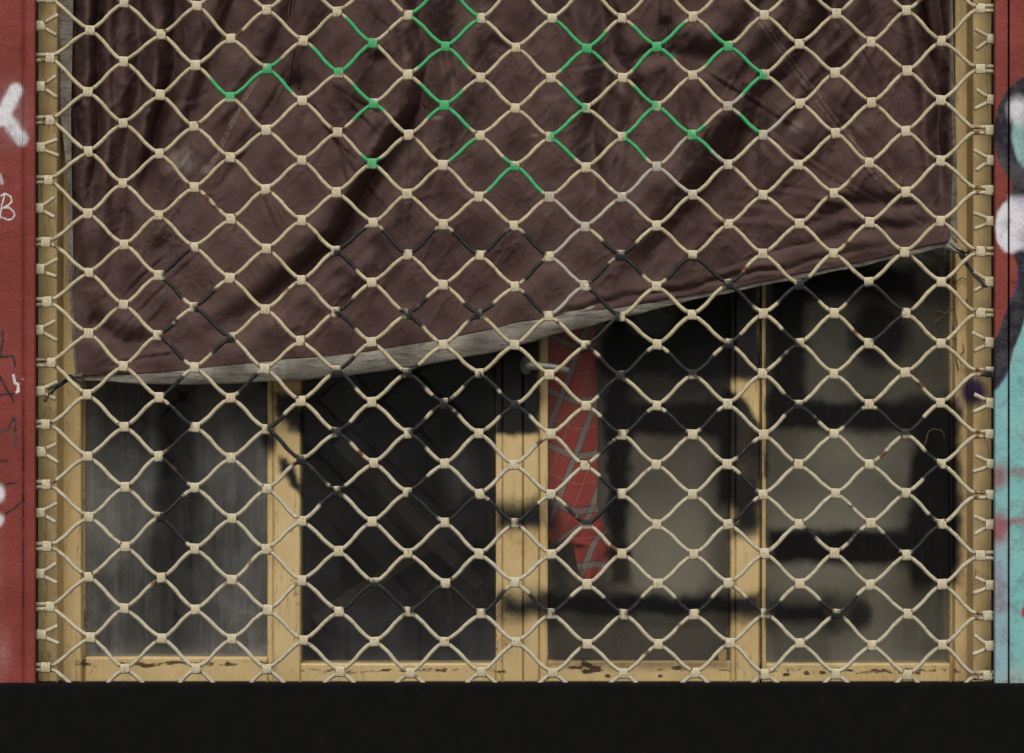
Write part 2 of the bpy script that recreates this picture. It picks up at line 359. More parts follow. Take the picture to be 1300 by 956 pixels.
BLACKW = [P(s) for s in (
 "238,318 226,330 212,348", "212,350 220,364 230,374", "274,372 262,384 250,391 266,404 282,424 293,432 283,438 276,446", "250,390 262,400", "230,410 218,418 209,427 218,440 230,452",
 "463,294 448,306 433,320 428,322 440,330 449,339", "489,296 498,306 509,317", "551,297 540,308 529,318", "579,297 590,308 599,318", "645,297 632,306 623,318",
 "445,384 436,394 430,397 440,406 446,414", "541,384 532,394 519,397 527,404 534,410", "519,400 512,397", "594,387 602,396 609,399 618,396 624,390", "609,399 600,405",
 "668,301 680,310 688,320", "688,337 678,344 670,353", "769,309 778,322 790,325 798,322 804,314", "790,327 802,334 812,344", "790,329 770,342 754,358",
 "850,351 862,338 873,331", "870,333 891,332 902,342 916,359 927,363 942,351", "928,364 940,374 952,385", "669,375 678,384 688,392", "755,369 766,384 783,398", "783,406 766,416 759,427",
 "759,428 752,440 745,446 737,452", "922,441 932,436 942,430", "994,382 1006,368 1016,363 1024,368 1034,382", "1016,360 1024,357", "1080,386 1092,372 1096,366 1112,366 1128,378 1141,391",
 "1112,431 1126,422 1140,406", "1000,453 1008,445 1013,441 1004,432 994,423", "282,440 290,440", "233,483 222,490 214,497", "327,479 316,486 308,496", "216,519 226,526 238,538", "239,552 226,562 212,582 222,596 234,610",
 "233,635 220,646 203,659 214,670 222,678 232,686", "447,458 440,468 430,473 438,480 447,489", "428,474 424,473", "536,488 530,478 522,474 514,474", "522,472 530,468", "595,489 602,482 610,480 620,483 627,491", 
 "553,506 560,512 575,512 584,505", "553,518 562,513 575,513 584,522", "538,536 530,545 523,548 530,556 536,566", "344,544 350,540 358,532", "345,545 358,560 376,580 385,587 374,586", "385,588 400,604 414,622 428,625 420,632 413,639", "428,625 436,622",
 "441,541 434,548 426,548 434,550 442,557", "541,609 532,619 524,628 536,640 550,659", "599,634 588,646 575,658", "625,639 636,652 646,663", "655,516 648,516 641,529", "655,517 664,520", "668,524 660,518 655,516 641,500",
 "762,457 776,470 788,478 806,466 822,451", "788,479 776,488 764,498", "852,451 864,466 876,474 888,474 896,466 904,457", "766,535 774,544 782,549 772,560 764,572", "821,528 810,534 802,543", "848,527 858,534 866,544", "895,544 904,534 911,527", "956,567 948,572 941,578",
 "763,609 772,618 780,625", "780,634 766,646 752,663 740,664 728,660 721,648", "679,644 668,652 660,663", "940,608 948,614 956,618", "953,641 944,650 936,661", "998,455 1004,448 1010,445",
 "998,504 1004,512 1010,517 1020,516", "1002,525 1010,518 1022,524 1034,536", "1077,541 1086,532 1094,524", "1116,524 1128,536 1139,549 1150,549 1160,542 1170,536", "1176,578 1182,586 1188,593 1184,598 1178,606", "1178,658 1184,664 1188,670 1176,680 1162,698",
 "1025,675 1028,680 1032,686", "1083,690 1088,684 1093,679", "1120,682 1128,688 1136,696", "1045,767 1052,776 1060,783 1072,778 1088,762", "988,767 982,772 975,778", 
 "473,741 480,744 494,758 510,777", "472,741 462,744 452,756 440,770", "525,775 540,760 555,745", "576,747 588,760 600,775", "619,775 632,766 641,754", "675,759 684,768 692,777", "722,762 714,768 706,777", "769,763 776,770 782,777", "812,762 804,770 799,777", "861,764 867,770 872,776", "904,764 898,768 891,772", "950,764 956,770 961,778",
 "1250,475 1258,475")]
GREYW = [P(s) for s in ("840,138 856,158 872,170", "868,178 850,190 834,206", "898,188 912,204 918,210", "948,112 936,124 924,134", "920,134 928,134", "932,140 942,150", "704,254 722,272 738,284", "738,290 722,304 706,320",
 "706,330 722,344 736,358", "738,364 722,378 706,396", "782,246 790,252 805,260", "800,242 820,224 834,212", "842,216 858,230 872,242", "970,176 985,162 1000,148", "700,245 696,250", "776,252 760,268 746,284")]
PCOL = {'green': (.055, .36, .135), 'black': (.012, .013, .014), 'grey': (.36, .335, .30)}
def wire_paint(px, py):
    px = np.asarray(px, float); py = np.asarray(py, float)
    w = (noise(px / 2, py / 2, 5) - .5) * 3.2
    col = np.zeros(px.shape + (4,))
    for name, L, r in (('grey', GREYW, 5.0), ('black', BLACKW, 6.0), ('green', GREEN, 6.0)):
        d = np.full(px.shape, 1e9)
        for pl in L:
            if len(pl) == 1: pl = [pl[0], (pl[0][0] + .5, pl[0][1])]
            x0 = min(p[0] for p in pl) - 12; x1 = max(p[0] for p in pl) + 12; y0 = min(p[1] for p in pl) - 12; y1 = max(p[1] for p in pl) + 12
            m = (px > x0) & (px < x1) & (py > y0) & (py < y1)
            if m.any(): d[m] = np.minimum(d[m], pl_dist(px[m], py[m], pl)[0])
        a = 1 - sstep(r - 1.5, r + 1.5, d + w)
        if name == 'grey': a = a * .8
        m = a > .02
        col[m, :3] = PCOL[name]; col[..., 3] = np.maximum(col[..., 3] * (1 - a), a)
    return col

# ------------------------------------------------------------------ the rolling grille
TOPX = [0, 62, 113, 203, 294, 385, 474, 566, 656, 744, 836, 925, 1016, 1106, 1196, 1245, 1300]
TOPY = [33, 36, 39, 43, 48, 52, 55, 59, 61, 61, 59.6, 58, 56, 53, 51.5, 50, 48]
BOTY = [808, 809, 810, 810.5, 811.8, 813, 815, 816, 816, 817, 817, 817, 817.7, 818.4, 819, 820, 821]
jit = {}
def node(i, k):
    """i half columns from x = 113 (even with even), k half rows from the first full row"""
    x = 113 + i * 45.13; t = k / 20.0
    x += -2.2 * math.sin(t * math.pi) + 1.0 * max(0, t)
    if i == -1: x = 63
    if i == 25: x = 1240
    y = np.interp(x, TOPX, TOPY) * (1 - t) + np.interp(x, TOPX, BOTY) * t
    j = jit.setdefault((i, k), (random.uniform(-1.3, 1.3), random.uniform(-1.2, 1.2)))
    return x + j[0], y + j[1]
KTOP, KBOT = -5, 22
LIM = 868
grille = empty('rolling_grille', 'cream wire rolling grille of wavy bars, marked with green and black spray', 'grille', W(650, 868, 0.0))
def rust_shade_at(x, y, nodes):
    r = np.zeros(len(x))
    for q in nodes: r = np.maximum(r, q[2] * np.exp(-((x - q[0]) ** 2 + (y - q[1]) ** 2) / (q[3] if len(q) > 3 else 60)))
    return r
def fadef(y): return sstep(380, 640, y) * .55
ease = lambda t: t
for k in range(KTOP, KBOT):
    # bar k runs between half row k (crests clipped to the bar above) and k+1 (troughs clipped to the bar below)
    ks = []; spots = []
    for i in range(-1, 26):
        kk = k if (i - k) % 2 == 0 else k + 1
        x, y = node(i, kk); off = 3.35 if kk == k else -3.35
        ks.append((x, y + off, kk == k))
        for e in (-1, 1): spots.append((x + e * 7.2, y + off, random.uniform(.45, .85), 5))  # rust ring at each clip end, also painting the dark gap shadow
        if random.random() < .5: spots.append((x + random.choice((-9, 9)), y, random.uniform(.6, 1)))
        if random.random() < .2: spots.append((x + random.uniform(-22, 22), y + random.uniform(-15, 15) + (15 if kk == k else -15), random.uniform(.6, 1.1)))
        if i in (-1, 25): spots.append((x, y, .9))
    xs = []; ys = []
    xs.append(28); ys.append(ks[0][1]); 
    for a, b in zip(ks[:-1], ks[1:]):
        L = b[0] - a[0]; f = 7.0
        t = np.linspace(0, 1, 17)[:-1]; xx = a[0] + t * L
        q = np.clip((t * L - f) / (L - 2 * f), 0, 1)
        tri = q - .010 * np.sin(2 * math.pi * q) + .018 * np.sin(4 * math.pi * q)      # nearly straight, a slight S
        xs += list(xx); ys += list(a[1] + (b[1] - a[1]) * tri)
    xs.append(ks[-1][0]); ys.append(ks[-1][1]); xs.append(1282); ys.append(ks[-1][1])
    xs = np.array(xs); ys = np.array(ys)
    # straight runs into the guides
    xs = np.concatenate((np.linspace(28, ks[0][0], 6)[:-1], xs[1:-1], np.linspace(ks[-1][0], 1282, 8)[1:]))
    ys = np.concatenate((np.full(5, ys[0]), ys[1:-1], np.full(7, ys[-1])))
    # relax the corners
    ys[1:-1] = .25 * ys[:-2] + .5 * ys[1:-1] + .25 * ys[2:]
    # finer sampling
    s = np.arange(len(xs)); s2 = np.linspace(0, len(xs) - 1, len(xs) * 2); xs = np.interp(s2, s, xs); ys = np.interp(s2, s, ys)
    for _ in range(2): ys[1:-1] = .25 * ys[:-2] + .5 * ys[1:-1] + .25 * ys[2:]
    ys = ys + (noise(xs / 14, ys * 0 + k * 3.3, 3) - .5) * 1.1
    dep = (noise(xs / 60, xs * 0 + k, 9) - .5) * .003
    keep = ys < LIM + 6
    seg = []; cur = []
    for q in range(len(xs)):
        if keep[q]: cur.append(q)
        elif cur: seg.append(cur); cur = []
    if cur: seg.append(cur)
    for idx in seg:
        if len(idx) < 3: continue
        x, y = xs[idx], ys[idx]; mb = MB()
        mb.tube(W(x, y, dep[idx]), (.00262) * (1 + .16 * (noise(x / 4, y / 4, 8) - .5)), 8, True, paint=wire_paint(x, y), rust=rust_shade_at(x, y, spots), fade=fadef(y))
        mb.build('wire', WIRE, grille, True)
def clip_mesh(mb, cx, cy, tilt, wob):
    n = 14; L = 5.8 * random.uniform(.92, 1.06); hz = 6.6 * random.uniform(.95, 1.05); hy = .0066; gr = random.choice((1, 1, .985, .955, .94))
    prof = []
    for a in range(n):
        t = 2 * math.pi * a / n; ct, st = math.cos(t), math.sin(t)
        prof.append((hy * math.copysign(abs(ct) ** .34, ct), hz * math.copysign(abs(st) ** .34, st)))
    xs_ = (-L, -L + .25, -L + .6, -2.05, -1.75, -1.4, 1.5, 1.8, 2.1, L - .6, L - .25, L); sc = (.93, .985, 1.0, 1.0, gr, 1.0, 1.0, gr, 1.0, 1.0, .985, .93)
    V = []; px = []; py = []
    for x, s in zip(xs_, sc):
        for (a, b) in prof:
            pinch = 1 - .13 * math.exp(-(b / 1.3) ** 2)
            qx, qy = cx + x * math.cos(tilt) - b * math.sin(tilt) * s, cy + b * s * math.cos(tilt) + x * math.sin(tilt)
            px.append(qx); py.append(qy); V.append(W(qx, qy, -a * s * pinch + wob))
    m = len(xs_)
    F = [(i * n + j, (i + 1) * n + j, (i + 1) * n + (j + 1) % n, i * n + (j + 1) % n) for i in range(m - 1) for j in range(n)]
    F += [tuple(range(n)), tuple((m - 1) * n + j for j in range(n))[::-1]]
    px = np.array(px); py = np.array(py)
    r = np.zeros(len(px))
    if random.random() < .55:
        sx, sy = random.choice((-1, 1)) * 6, random.choice((-1, 1)) * 5
        r = random.uniform(.5, 1.0) * np.exp(-((px - cx - sx) ** 2 + (py - cy - sy) ** 2) / 18)
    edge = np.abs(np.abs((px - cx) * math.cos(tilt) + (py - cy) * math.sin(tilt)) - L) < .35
    r = np.maximum(r, np.where(edge, random.uniform(.35, .75), 0))  # clip end edges: rust colour that also paints the shaded outline
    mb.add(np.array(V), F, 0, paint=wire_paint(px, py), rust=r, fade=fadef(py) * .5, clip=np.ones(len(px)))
clips = []
for k in range(KTOP + 1, KBOT + 1):
    for i in range(-1, 26):
        if (i - k) % 2: continue
        x, y = node(i, k)
        if y > LIM - 2: continue
        if i == 25: x = random.choice((1245, 1247, 1254, 1257))
        if i == -1: x = random.uniform(57, 65)
        clips.append((x, y))
clips.sort(key=lambda c: (c[0] - 650) ** 2 + (c[1] - 640) ** 2)
rest = MB()
for q, (x, y) in enumerate(clips):
    mb = MB() if q < 78 else rest
    clip_mesh(mb, x, y, random.uniform(-.10, .10), random.uniform(-.001, .001))
    if q < 78: mb.build('clip', WIRE, grille, True)
o = rest.build('clip', WIRE, grille, True); o['kind'] = 'stuff'
# cut links that stay in the guides: a clip half hidden by the post with two short prongs
for sgn, xb in ((1, 50.5), (-1, 1257)):
    for k in range(-4, 22, 2):
        x0 = xb + random.uniform(-1.5, 2); y = np.interp(x0, TOPX, TOPY) * (1 - k / 20) + np.interp(x0, TOPX, BOTY) * k / 20 - (3 if sgn > 0 else 0)
        if y > LIM - 4: continue
        mb = MB(); clip_mesh(mb, x0, y, random.uniform(-.08, .08), .001)
        for e in (-1, 1):
            tip = (x0 + sgn * random.uniform(19, 23), y + e * random.uniform(9.5, 14)); kx = x0 + sgn * 5
            pts = [(x0 - sgn * 24, y + e * 3.3), (x0 - sgn * 10, y + e * 3.3), (x0 + sgn * 1, y + e * 3.3), (kx, y + e * 3.8), (kx + sgn * 4, y + e * 5.6), tip]
            p = np.array(pts); t = np.linspace(0, len(p) - 1, 22); xx = np.interp(t, range(len(p)), p[:, 0]); yy = np.interp(t, range(len(p)), p[:, 1])
            mb.tube(W(xx, yy, .001), .0027, 8, True, paint=wire_paint(xx, yy), rust=np.full(22, .2) + .7 * (rng.random() < .35) * np.exp(-(xx - x0) ** 2 / 90), fade=fadef(yy))
        mb.build('cut_link', WIRE, grille, True)
# guides behind the posts and the bottom bar
for x0, x1, op in ((22, 47.5, 1), (1259.5, 1288, -1)):
    mb = MB(); a = W(x0, -120, 0)[0]; b = W(x1, -120, 0)[0]; zb = W(0, 866.5, .096)[2]; zt = W(0, -190, 0)[2]
    if op > 0: mb.box(a, a + .003, -.010, .030, zb, zt)
    else: mb.box(b - .003, b, -.010, .030, zb, zt)
    mb.box(a + .0035, b - .0035, .020, .0225, zb, zt)
    mb.build('guide_channel', STEEL, grille)
mb = MB(); ZS = W(0, 866.5, .096)[2]; z1 = W(0, 868, 0)[2]; xa, xb = W(48.5, 0, 0)[0], W(1259, 0, 0)[0]
mb.box(xa, xb, -.011, .012, ZS, z1, 0, .002); mb.box(xa, xb, .0125, .030, ZS, ZS + .005, 0, .001)
mb.build('bottom_bar', STEEL, grille)

# ------------------------------------------------------------------ sprayed paint on window woodwork and glass
BLK = (.009, .0085, .008)
SPRAY = [  # black strokes that run over glazing bars and panes alike (photo measure)
 ('rect', (975, 352, 1024, 520), 9), ('rect', (1018, 340, 1160, 378), 10), ('ell', (1116, 424, 36, 40), 12), ('rect', (975, 508, 1215, 548), 8),
 ('rect', (1158, 520, 1220, 740), 7), ('rect', (975, 672, 1215, 716), 7), ('rect', (975, 760, 1056, 796), 13),
 ('rect', (774, 395, 796, 640), 9), ('rect', (764, 430, 965, 474), 8), ('rect', (860, 380, 965, 470), 12), ('rect', (772, 508, 942, 552), 7), ('rect', (916, 545, 966, 640), 8),
 ('rect', (690, 752, 968, 786), 10), ('rect', (925, 360, 966, 482), 7), ('poly', P("920,498 940,502 966,536 972,552 972,606 920,606"), 5), ('rect', (930, 600, 966, 680), 9),
 ('rect', (628, 430, 689, 551), 4), ('rect', (628, 636, 700, 672), 13), ('rect', (628, 752, 700, 786), 14), ('rect', (776, 640, 794, 700), 10),
 ('poly', P("346,496 384,496 384,548 366,546 346,520"), 5), ('poly', P("356,580 364,582 382,612 384,630 370,615 356,598"), 4), ('ell', (345, 560, 9, 16), 6),
]
def spray(x, y):
    wx = x + (fbm(x / 22, y / 22, 31) - .5) * 14; wy = y + (fbm(x / 22, y / 22, 57) - .5) * 14
    a = np.zeros(x.shape)
    for sh, k in THIN: a = 1 - (1 - a) * (1 - k * shape_alpha(wx, wy, sh))
    for sh in SPRAY: a = 1 - (1 - a) * (1 - shape_alpha(wx, wy, sh[:-1] + (sh[-1] * 1.6,)))
    return a * np.clip(.72 + .62 * fbm(x / 45, y / 30, 61), 0, 1) ** .6
THIN = [  # lighter passes and overspray
 (('rect', (696, 786, 926, 850), 8), .55), (('rect', (975, 800, 1060, 850), 14), .35), (('rect', (975, 716, 1180, 758), 10), .22), (('rect', (772, 360, 930, 505), 10), .50), (('rect', (1010, 330, 1210, 385), 16), .5),
 (('rect', (1150, 330, 1210, 520), 12), .25), (('rect', (772, 470, 800, 745), 9), .75), (('rect', (696, 690, 722, 750), 10), .5), (('rect', (1150, 500, 1212, 760), 16), .4), (('rect', (895, 545, 930, 745), 12), .35), (('rect', (696, 640, 790, 690), 12), .30), (('rect', (1050, 756, 1100, 800), 14), .55), (('ell', (1090, 782, 15, 17), 8), .6)]
PANES = {'a': (107, 340, 835), 'b': (381, 630, 843), 'c': (695, 928, 840), 'd': (972, 1207, 843)}
TOPW = -160
def frame_attr(x, y):
    a = spray(x, y) * .97
    a = np.where((x > 684) & (x < 696) & (y < 700), a * .55, a); a = np.where((x > 965) & (x < 970.5), a * .45, a)
    col = np.zeros(x.shape + (4,)); col[:, :3] = BLK; col[:, 3] = a
    pu = np.maximum(shape_alpha(x, y, ('ell', (1236, 497, 17, 19), 11)) * .95, shape_alpha(x, y, ('ell', (1229, 470, 10, 7), 7)) * .5)
    m = pu > .02; col[m, :3] = (.032, .016, .075); col[:, 3] = np.maximum(col[:, 3], pu)
    # grime and flaked paint along the lower glazing edges, and here and there
    g = np.zeros(x.shape)
    for (x0, x1, yb) in PANES.values():
        near = (x > x0 - 12) & (x < x1 + 12)
        e = np.exp(-((y - yb - 8) / 7) ** 2) * (.22 + .62 * fbm(x / 26, y / 7, 71)) * near
        g = np.maximum(g, e)
        for ex in (x0, x1): g = np.maximum(g, np.exp(-((x - ex) / 4.5) ** 2) * (.20 + .42 * fbm(x / 6, y / 30, 73)) * (y < yb + 14))
    g = np.maximum(g, shape_alpha(x, y, ('cap', P("741,842 760,850 742,853"), 3.5, 2)) * .85)
    for cx, cy in ((1024, 854), (1045, 854), (998, 856), (1165, 855), (838, 858), (772, 858)): g = np.maximum(g, .85 * np.exp(-((x - cx) ** 2 / 40 + (y - cy) ** 2 / 14)))
    for pl in ("637,570 638,590 637,625", "638,703 637,720", "634,828 636,840", "120,846 112,858", "1209,340 1216,380 1212,420 1222,470", "1222,720 1228,760"):
        g = np.maximum(g, shape_alpha(x, y, ('cap', P(pl), 1.0, 2)) * .8)
    g = np.maximum(g, .38 * (np.exp(-((x - 75.5) / 1.3) ** 2) + np.exp(-((x - 1235) / 1.2) ** 2)))
    g = g + .12 * sstep(600, 860, y) * (x < 110)
    return dict(paint=col, grime=np.clip(g, 0, 1))
win = empty('shop_window', 'ochre wooden double window with four dusty panes behind the grille', 'window', W(650, 868, .13))
FD = .096                                       # front face of the sashes
mb = MB()
slab(mb, 40, 72.4, TOPW, 866, .036, .155, attrs=frame_attr, ch=1.5); slab(mb, 1235.5, 1270, TOPW, 866, .036, .155, attrs=frame_attr, ch=1.5)
slab(mb, 72.4, 1235.5, TOPW - 40, TOPW - 1, FD + .008, .10, 6, attrs=frame_attr)
mb.build('outer_frame', FRAME, win)
def glass_attr(kind):
    def f(x, y):
        x0, x1, yb = PANES[kind]
        s = spray(x, y) * .985; dust_reflection = np.zeros(x.shape)
        if kind == 'a':
            dust_reflection = .45 + .05 * sstep(255, 300, x) - .36 * sstep(185, 208, x + 6 * np.sin(y / 50)) * (1 - sstep(238, 268, x + 5 * np.sin(y / 37))) * (1 - sstep(640, 800, y) * .7) + .30 * (fbm(x / 50, y / 110, 3) - .5) + .07 * (fbm(x / 12, y / 14, 23) - .5)  # soft cloudy reflection with a dark band, painted as part of the dust
            dust_reflection += .25 * np.exp(-((x - 112) / 8) ** 2)
        elif kind == 'b':
            dust_reflection = .02 + .17 * fbm(x / 45, y / 90, 4) + .12 * sstep(700, 840, y)
            dust_reflection += .16 * shape_alpha(x, y, ('ell', (590, 600, 26, 30), 18)) + .12 * shape_alpha(x, y, ('ell', (440, 520, 14, 50), 14))
        elif kind == 'c':
            dust_reflection = .12 + .14 * fbm(x / 30, y / 50, 14) + .12 * sstep(760, 840, y) - .08 * (x < 770)
            dust_reflection += .35 * shape_alpha(x, y, ('cap', P("832,775 855,768 880,771 905,776 928,784"), .7, 1.1)) + .25 * shape_alpha(x, y, ('cap', P("776,835 790,808 805,790 832,775"), 1.5, 1.6))
        else:
            dust_reflection = .15 + .14 * fbm(x / 30, y / 50, 24) + .12 * sstep(700, 840, y) + .1 * np.exp(-((x - 1200) / 8) ** 2)
        if kind == 'a':
            rr = np.hypot(x - 312, y - 795)
            dust_reflection += .22 * np.exp(-((rr - 19.5) / .8) ** 2) * (y < 812) + .12 * (rr < 20) * np.exp(-((x - 312 - (y - 795) * .3) / .8) ** 2)
        dust_reflection += .35 * np.exp(-(yb - y) / 9.0) + .15 * np.exp(-(x - x0) / 6) + .12 * np.exp(-(x1 - x) / 6)
        pu = .62 * np.exp(-np.maximum(yb - y, 0) / 5) + .56 * np.exp(-(x - x0) / 3.0) * fbm(y / 20, x / 20, 8) * 1.4 + .56 * np.exp(-(x1 - x) / 2.6) * fbm(y / 20, x / 20, 9) * 1.3
        if kind == 'c': pu = np.maximum(pu, shape_alpha(x, y, ('poly', P("911,826 923,823 922,838 912,840"), 1.5)) * .9)
        if kind == 'd': pu = np.maximum(pu, .42 * shape_alpha(x, y, ('cap', P("1180,340 1192,350 1203,352"), 3, 4)))
        return dict(spray=np.clip(s, 0, 1), dust_reflection=np.clip(dust_reflection, 0, .9), putty=np.clip(pu, 0, 1))
    return f
GL = {'a': m_glass_dirty((.22, .215, .20), 'dusty_glass_grey'), 'b': m_glass_dirty((.16, .16, .16), 'dusty_glass_dark'), 'c': m_glass_dirty((.225, .195, .165), 'dusty_glass_warm'), 'd': m_glass_dirty((.185, .185, .15), 'dusty_glass_olive')}
def sash(xs, bars, panes):
    """stiles / glazing bars as boards with a stepped glazing edge, joined into one sash"""
    mb = MB()
    for (x0, x1, d) in bars: slab(mb, x0, x1, TOPW, 866, FD + d, .045, attrs=frame_attr, ch=1.6)
    for p in panes:
        x0, x1, yb = PANES[p]
        slab(mb, x0 + .6, x1 - .6, yb, 866, FD + .0015, .042, attrs=frame_attr, ch=1.6)
        slab(mb, x0 + .6, x1 - .6, TOPW, TOPW + 45, FD + .0015, .042, 6, attrs=frame_attr)
    o = mb.build('sash', FRAME, win)
    for p in panes:
        x0, x1, yb = PANES[p]; g = MB()
        slab(g, x0 - 1, x1 + 1, TOPW + 40, yb + 2, FD + .018, .004, 1.9, attrs=glass_attr(p), mi_back=1)
        q = g.build('pane', [GL[p], CLEAN]); q.parent = o
    return o
sash('l', [(72.8, 103, -.014), (103, 107.5, .006), (339.5, 347, .007), (347.2, 381, 0), (629.5, 638, .004), (638.2, 663.6, 0)], 'ab')
sR = sash('r', [(664.6, 684, -.004), (684.2, 695.5, .005), (927.5, 934, .006), (934.2, 964, 0), (967.4, 972.5, .003), (1206.5, 1212, .006), (1212.2, 1235, -.014)], 'cd')
# dark slot beside the bar of the right sash: a recessed backing strip
mb = MB(); slab(mb, 964.05, 967.35, TOPW, 843, FD + .022, .02, 1.6, attrs=frame_attr); mb.build('bar_backing', FRAME, win)
# lever handle
h = MB(); c0 = W(668, 463, FD - .004)
t = np.linspace(0, 2 * math.pi, 17)[:-1]
ring = [(c0 + np.array((.0075 * math.cos(a), -.003, .013 * math.sin(a)))) for a in t]; ring0 = [(c0 + np.array((.0082 * math.cos(a), 0.004, .014 * math.sin(a)))) for a in t]
h.add(ring0 + ring, [(i, (i + 1) % 16, 16 + (i + 1) % 16, 16 + i) for i in range(16)] + [tuple(range(16, 32))])
lev = [W(668, 464, FD - .007), W(668, 464, FD - .022), W(671, 464, FD - .031), W(678, 464.3, FD - .034), W(695, 465.5, FD - .035), W(712, 468, FD - .034), W(722, 471, FD - .031)]
lp = np.array(lev); tt = np.linspace(0, 6, 40); lp = np.stack([np.interp(tt, range(7), lp[:, q]) for q in range(3)], -1)
for _ in range(3): lp[1:-1] = .25 * lp[:-2] + .5 * lp[1:-1] + .25 * lp[2:]
h.tube(lp, np.interp(tt, range(7), (.0048, .0048, .0055, .0058, .0052, .005, .0042)), 12)
hb = h.build('handle', ALU, None, True); fix_normals(hb); hb.parent = sR

# ------------------------------------------------------------------ the brown sheet
E1 = P("98,478 200,473 302,463 372,455 466,446 542,433 600,423 650,410 706,402 751,394 784,390 868,377 980,355 1100,330 1204,306")
L1 = P("104,483 184,487 297,487 353,483 419,479 504,468 584,455 636,445 680,432 706,424 751,413 790,403 868,383 980,360.5 1100,336 1207,312")
XL = [(-160, 86), (0, 91), (60, 90), (150, 88), (230, 88), (370, 92), (480, 99)]; XR = [(-160, 1208), (0, 1206), (100, 1207), (200, 1210), (310, 1205)]
FOLDS = [  # polyline, depth mm, half width, sharp side (+1/-1/0), fade-in/out
 ("93,-160 93,0 96,126 97,314 98,420", 22, 9, 0), ("127,-160 126,0 124,63 121,173 117,262 114,330", 26, 7, 0), ("160,-160 157,0 148,78 140,209 138,293 133,400", 14, 12, 0),
 ("182,-160 179,0 179,105 166,183 158,262 147,366", 26, 11, -1), ("232,-160 226,0 220,78 197,167 176,251 141,330", 26, 14, 1), ("302,-160 298,0 270,68 240,157 215,230", 14, 14, 1),
 ("377,-160 374,0 350,60 310,130 270,210", 8, 10, 0), ("330,-160 322,0 312,60 296,120", 9, 12, 0), ("440,-160 430,0 405,60 390,140", 8, 16, 0),
 ("520,-160 532,0 543,73 535,136 500,188 459,262 417,319 372,356 302,408 230,440", 30, 17, 1), ("582,-160 586,0 572,50 560,110", 14, 13, 0),
 ("756,-160 763,0 773,72 767,119 757,157 752,238 748,300", 26, 15, -1), ("784,-160 782,0 784,72 806,129 830,170", 14, 10, 1), ("700,-160 692,0 700,90 690,200", 9, 18, 0),
 ("1080,-160 1062,0 1036,48 997,95 972,126 953,167 906,234 858,296 811,353 777,381", 34, 19, -1), ("990,-160 972,0 940,45 905,70 868,66 846,62", 15, 11, 0),
 ("1030,-160 1012,0 985,50 940,100 905,150", 14, 12, 0), ("935,150 905,190 880,205", 8, 12, 0),
 ("1150,-160 1166,0 1183,95 1195,191 1200,285", 26, 7, 0), ("1186,-160 1190,0 1197,120 1203,210", 16, 6, 0), ("1120,-160 1130,0 1140,120 1150,220", 6, 16, 0),
 ("1190,285 1100,292 1000,312 925,336", 7, 9, 0), ("1180,262 1090,262 1010,290 940,318", 7, 10, 0), ("1110,120 1060,190 1000,240 930,290", 9, 18, 0), ("1070,60 1020,130 960,200 900,270 860,330", 10, 14, 0),
 ("690,403 760,387 860,368 925,352 1050,328 1204,298", 6, 4, 1), ("620,300 560,340 480,380 400,410", 7, 22, 0), ("700,300 640,350 560,395 470,425", 6, 20, 0),
 ("850,20 846,62 815,76 790,80", 8, 8, 0), ("846,62 870,90 905,88", 6, 8, 0), ("375,80 340,150 310,200 280,250", 6, 12, 0), ("375,90 400,160 440,220", 6, 12, 0),
 ("200,300 230,350 260,400", 6, 18, 0), ("110,400 150,430 220,440", 7, 10, 0), ("480,60 470,130 440,190", 9, 16, 0), ("640,40 630,120 600,200", 8, 18, 0),
]
CREASES = []
crng = random.Random(5)
for (cx, cy, n, a0, a1, l0, l1) in ((375, 70, 15, 35, 150, 60, 260), (846, 55, 15, 25, 160, 50, 240), (1203, 303, 15, 172, 250, 90, 420), (1160, -30, 8, 95, 140, 150, 420), (100, 474, 8, -70, 2, 60, 240), (1000, -60, 10, 100, 140, 200, 480), (560, -80, 7, 80, 120, 160, 420), (250, -60, 8, 80, 115, 120, 380)):
    for _ in range(n):
        a = R(crng.uniform(a0, a1)); L = crng.uniform(l0, l1); st = crng.uniform(.1, .55) * L; bend = crng.uniform(-.25, .25); p = []
        for q in range(5):
            t = st + (L - st) * q / 4; b = a + bend * (t / L) ** 1.5; p.append((cx + t * math.cos(b), cy + t * math.sin(b)))
        CREASES.append((p, crng.uniform(.0008, .0026), crng.uniform(2.6, 5.5)))
for _ in range(45):
    cx, cy = crng.uniform(110, 1190), crng.uniform(0, 440); a = crng.gauss(R(118 if cx > 500 else 100), .5); L = crng.uniform(18, 75); c = crng.uniform(-.4, .4)
    p = [(cx + L * q / 3 * math.cos(a + c * q / 3), cy + L * q / 3 * math.sin(a + c * q / 3)) for q in range(4)]; CREASES.append((p, crng.uniform(.0005, .0015), crng.uniform(2.4, 4)))
def crease(x, y):
    h = np.zeros(x.shape)
    for p, dep, w in CREASES:
        m = (x > min(q[0] for q in p) - 20) & (x < max(q[0] for q in p) + 20) & (y > min(q[1] for q in p) - 20) & (y < max(q[1] for q in p) + 20)
        if not m.any(): continue
        d, sd, par = pl_dist(x[m], y[m], p); u = d * sd / w
        h[m] += dep * (np.exp(-u * u) - .8 * np.exp(-((u - 1.5) / 1.1) ** 2)) * np.sin(np.pi * np.clip(par, 0, 1)) ** .7
    return h
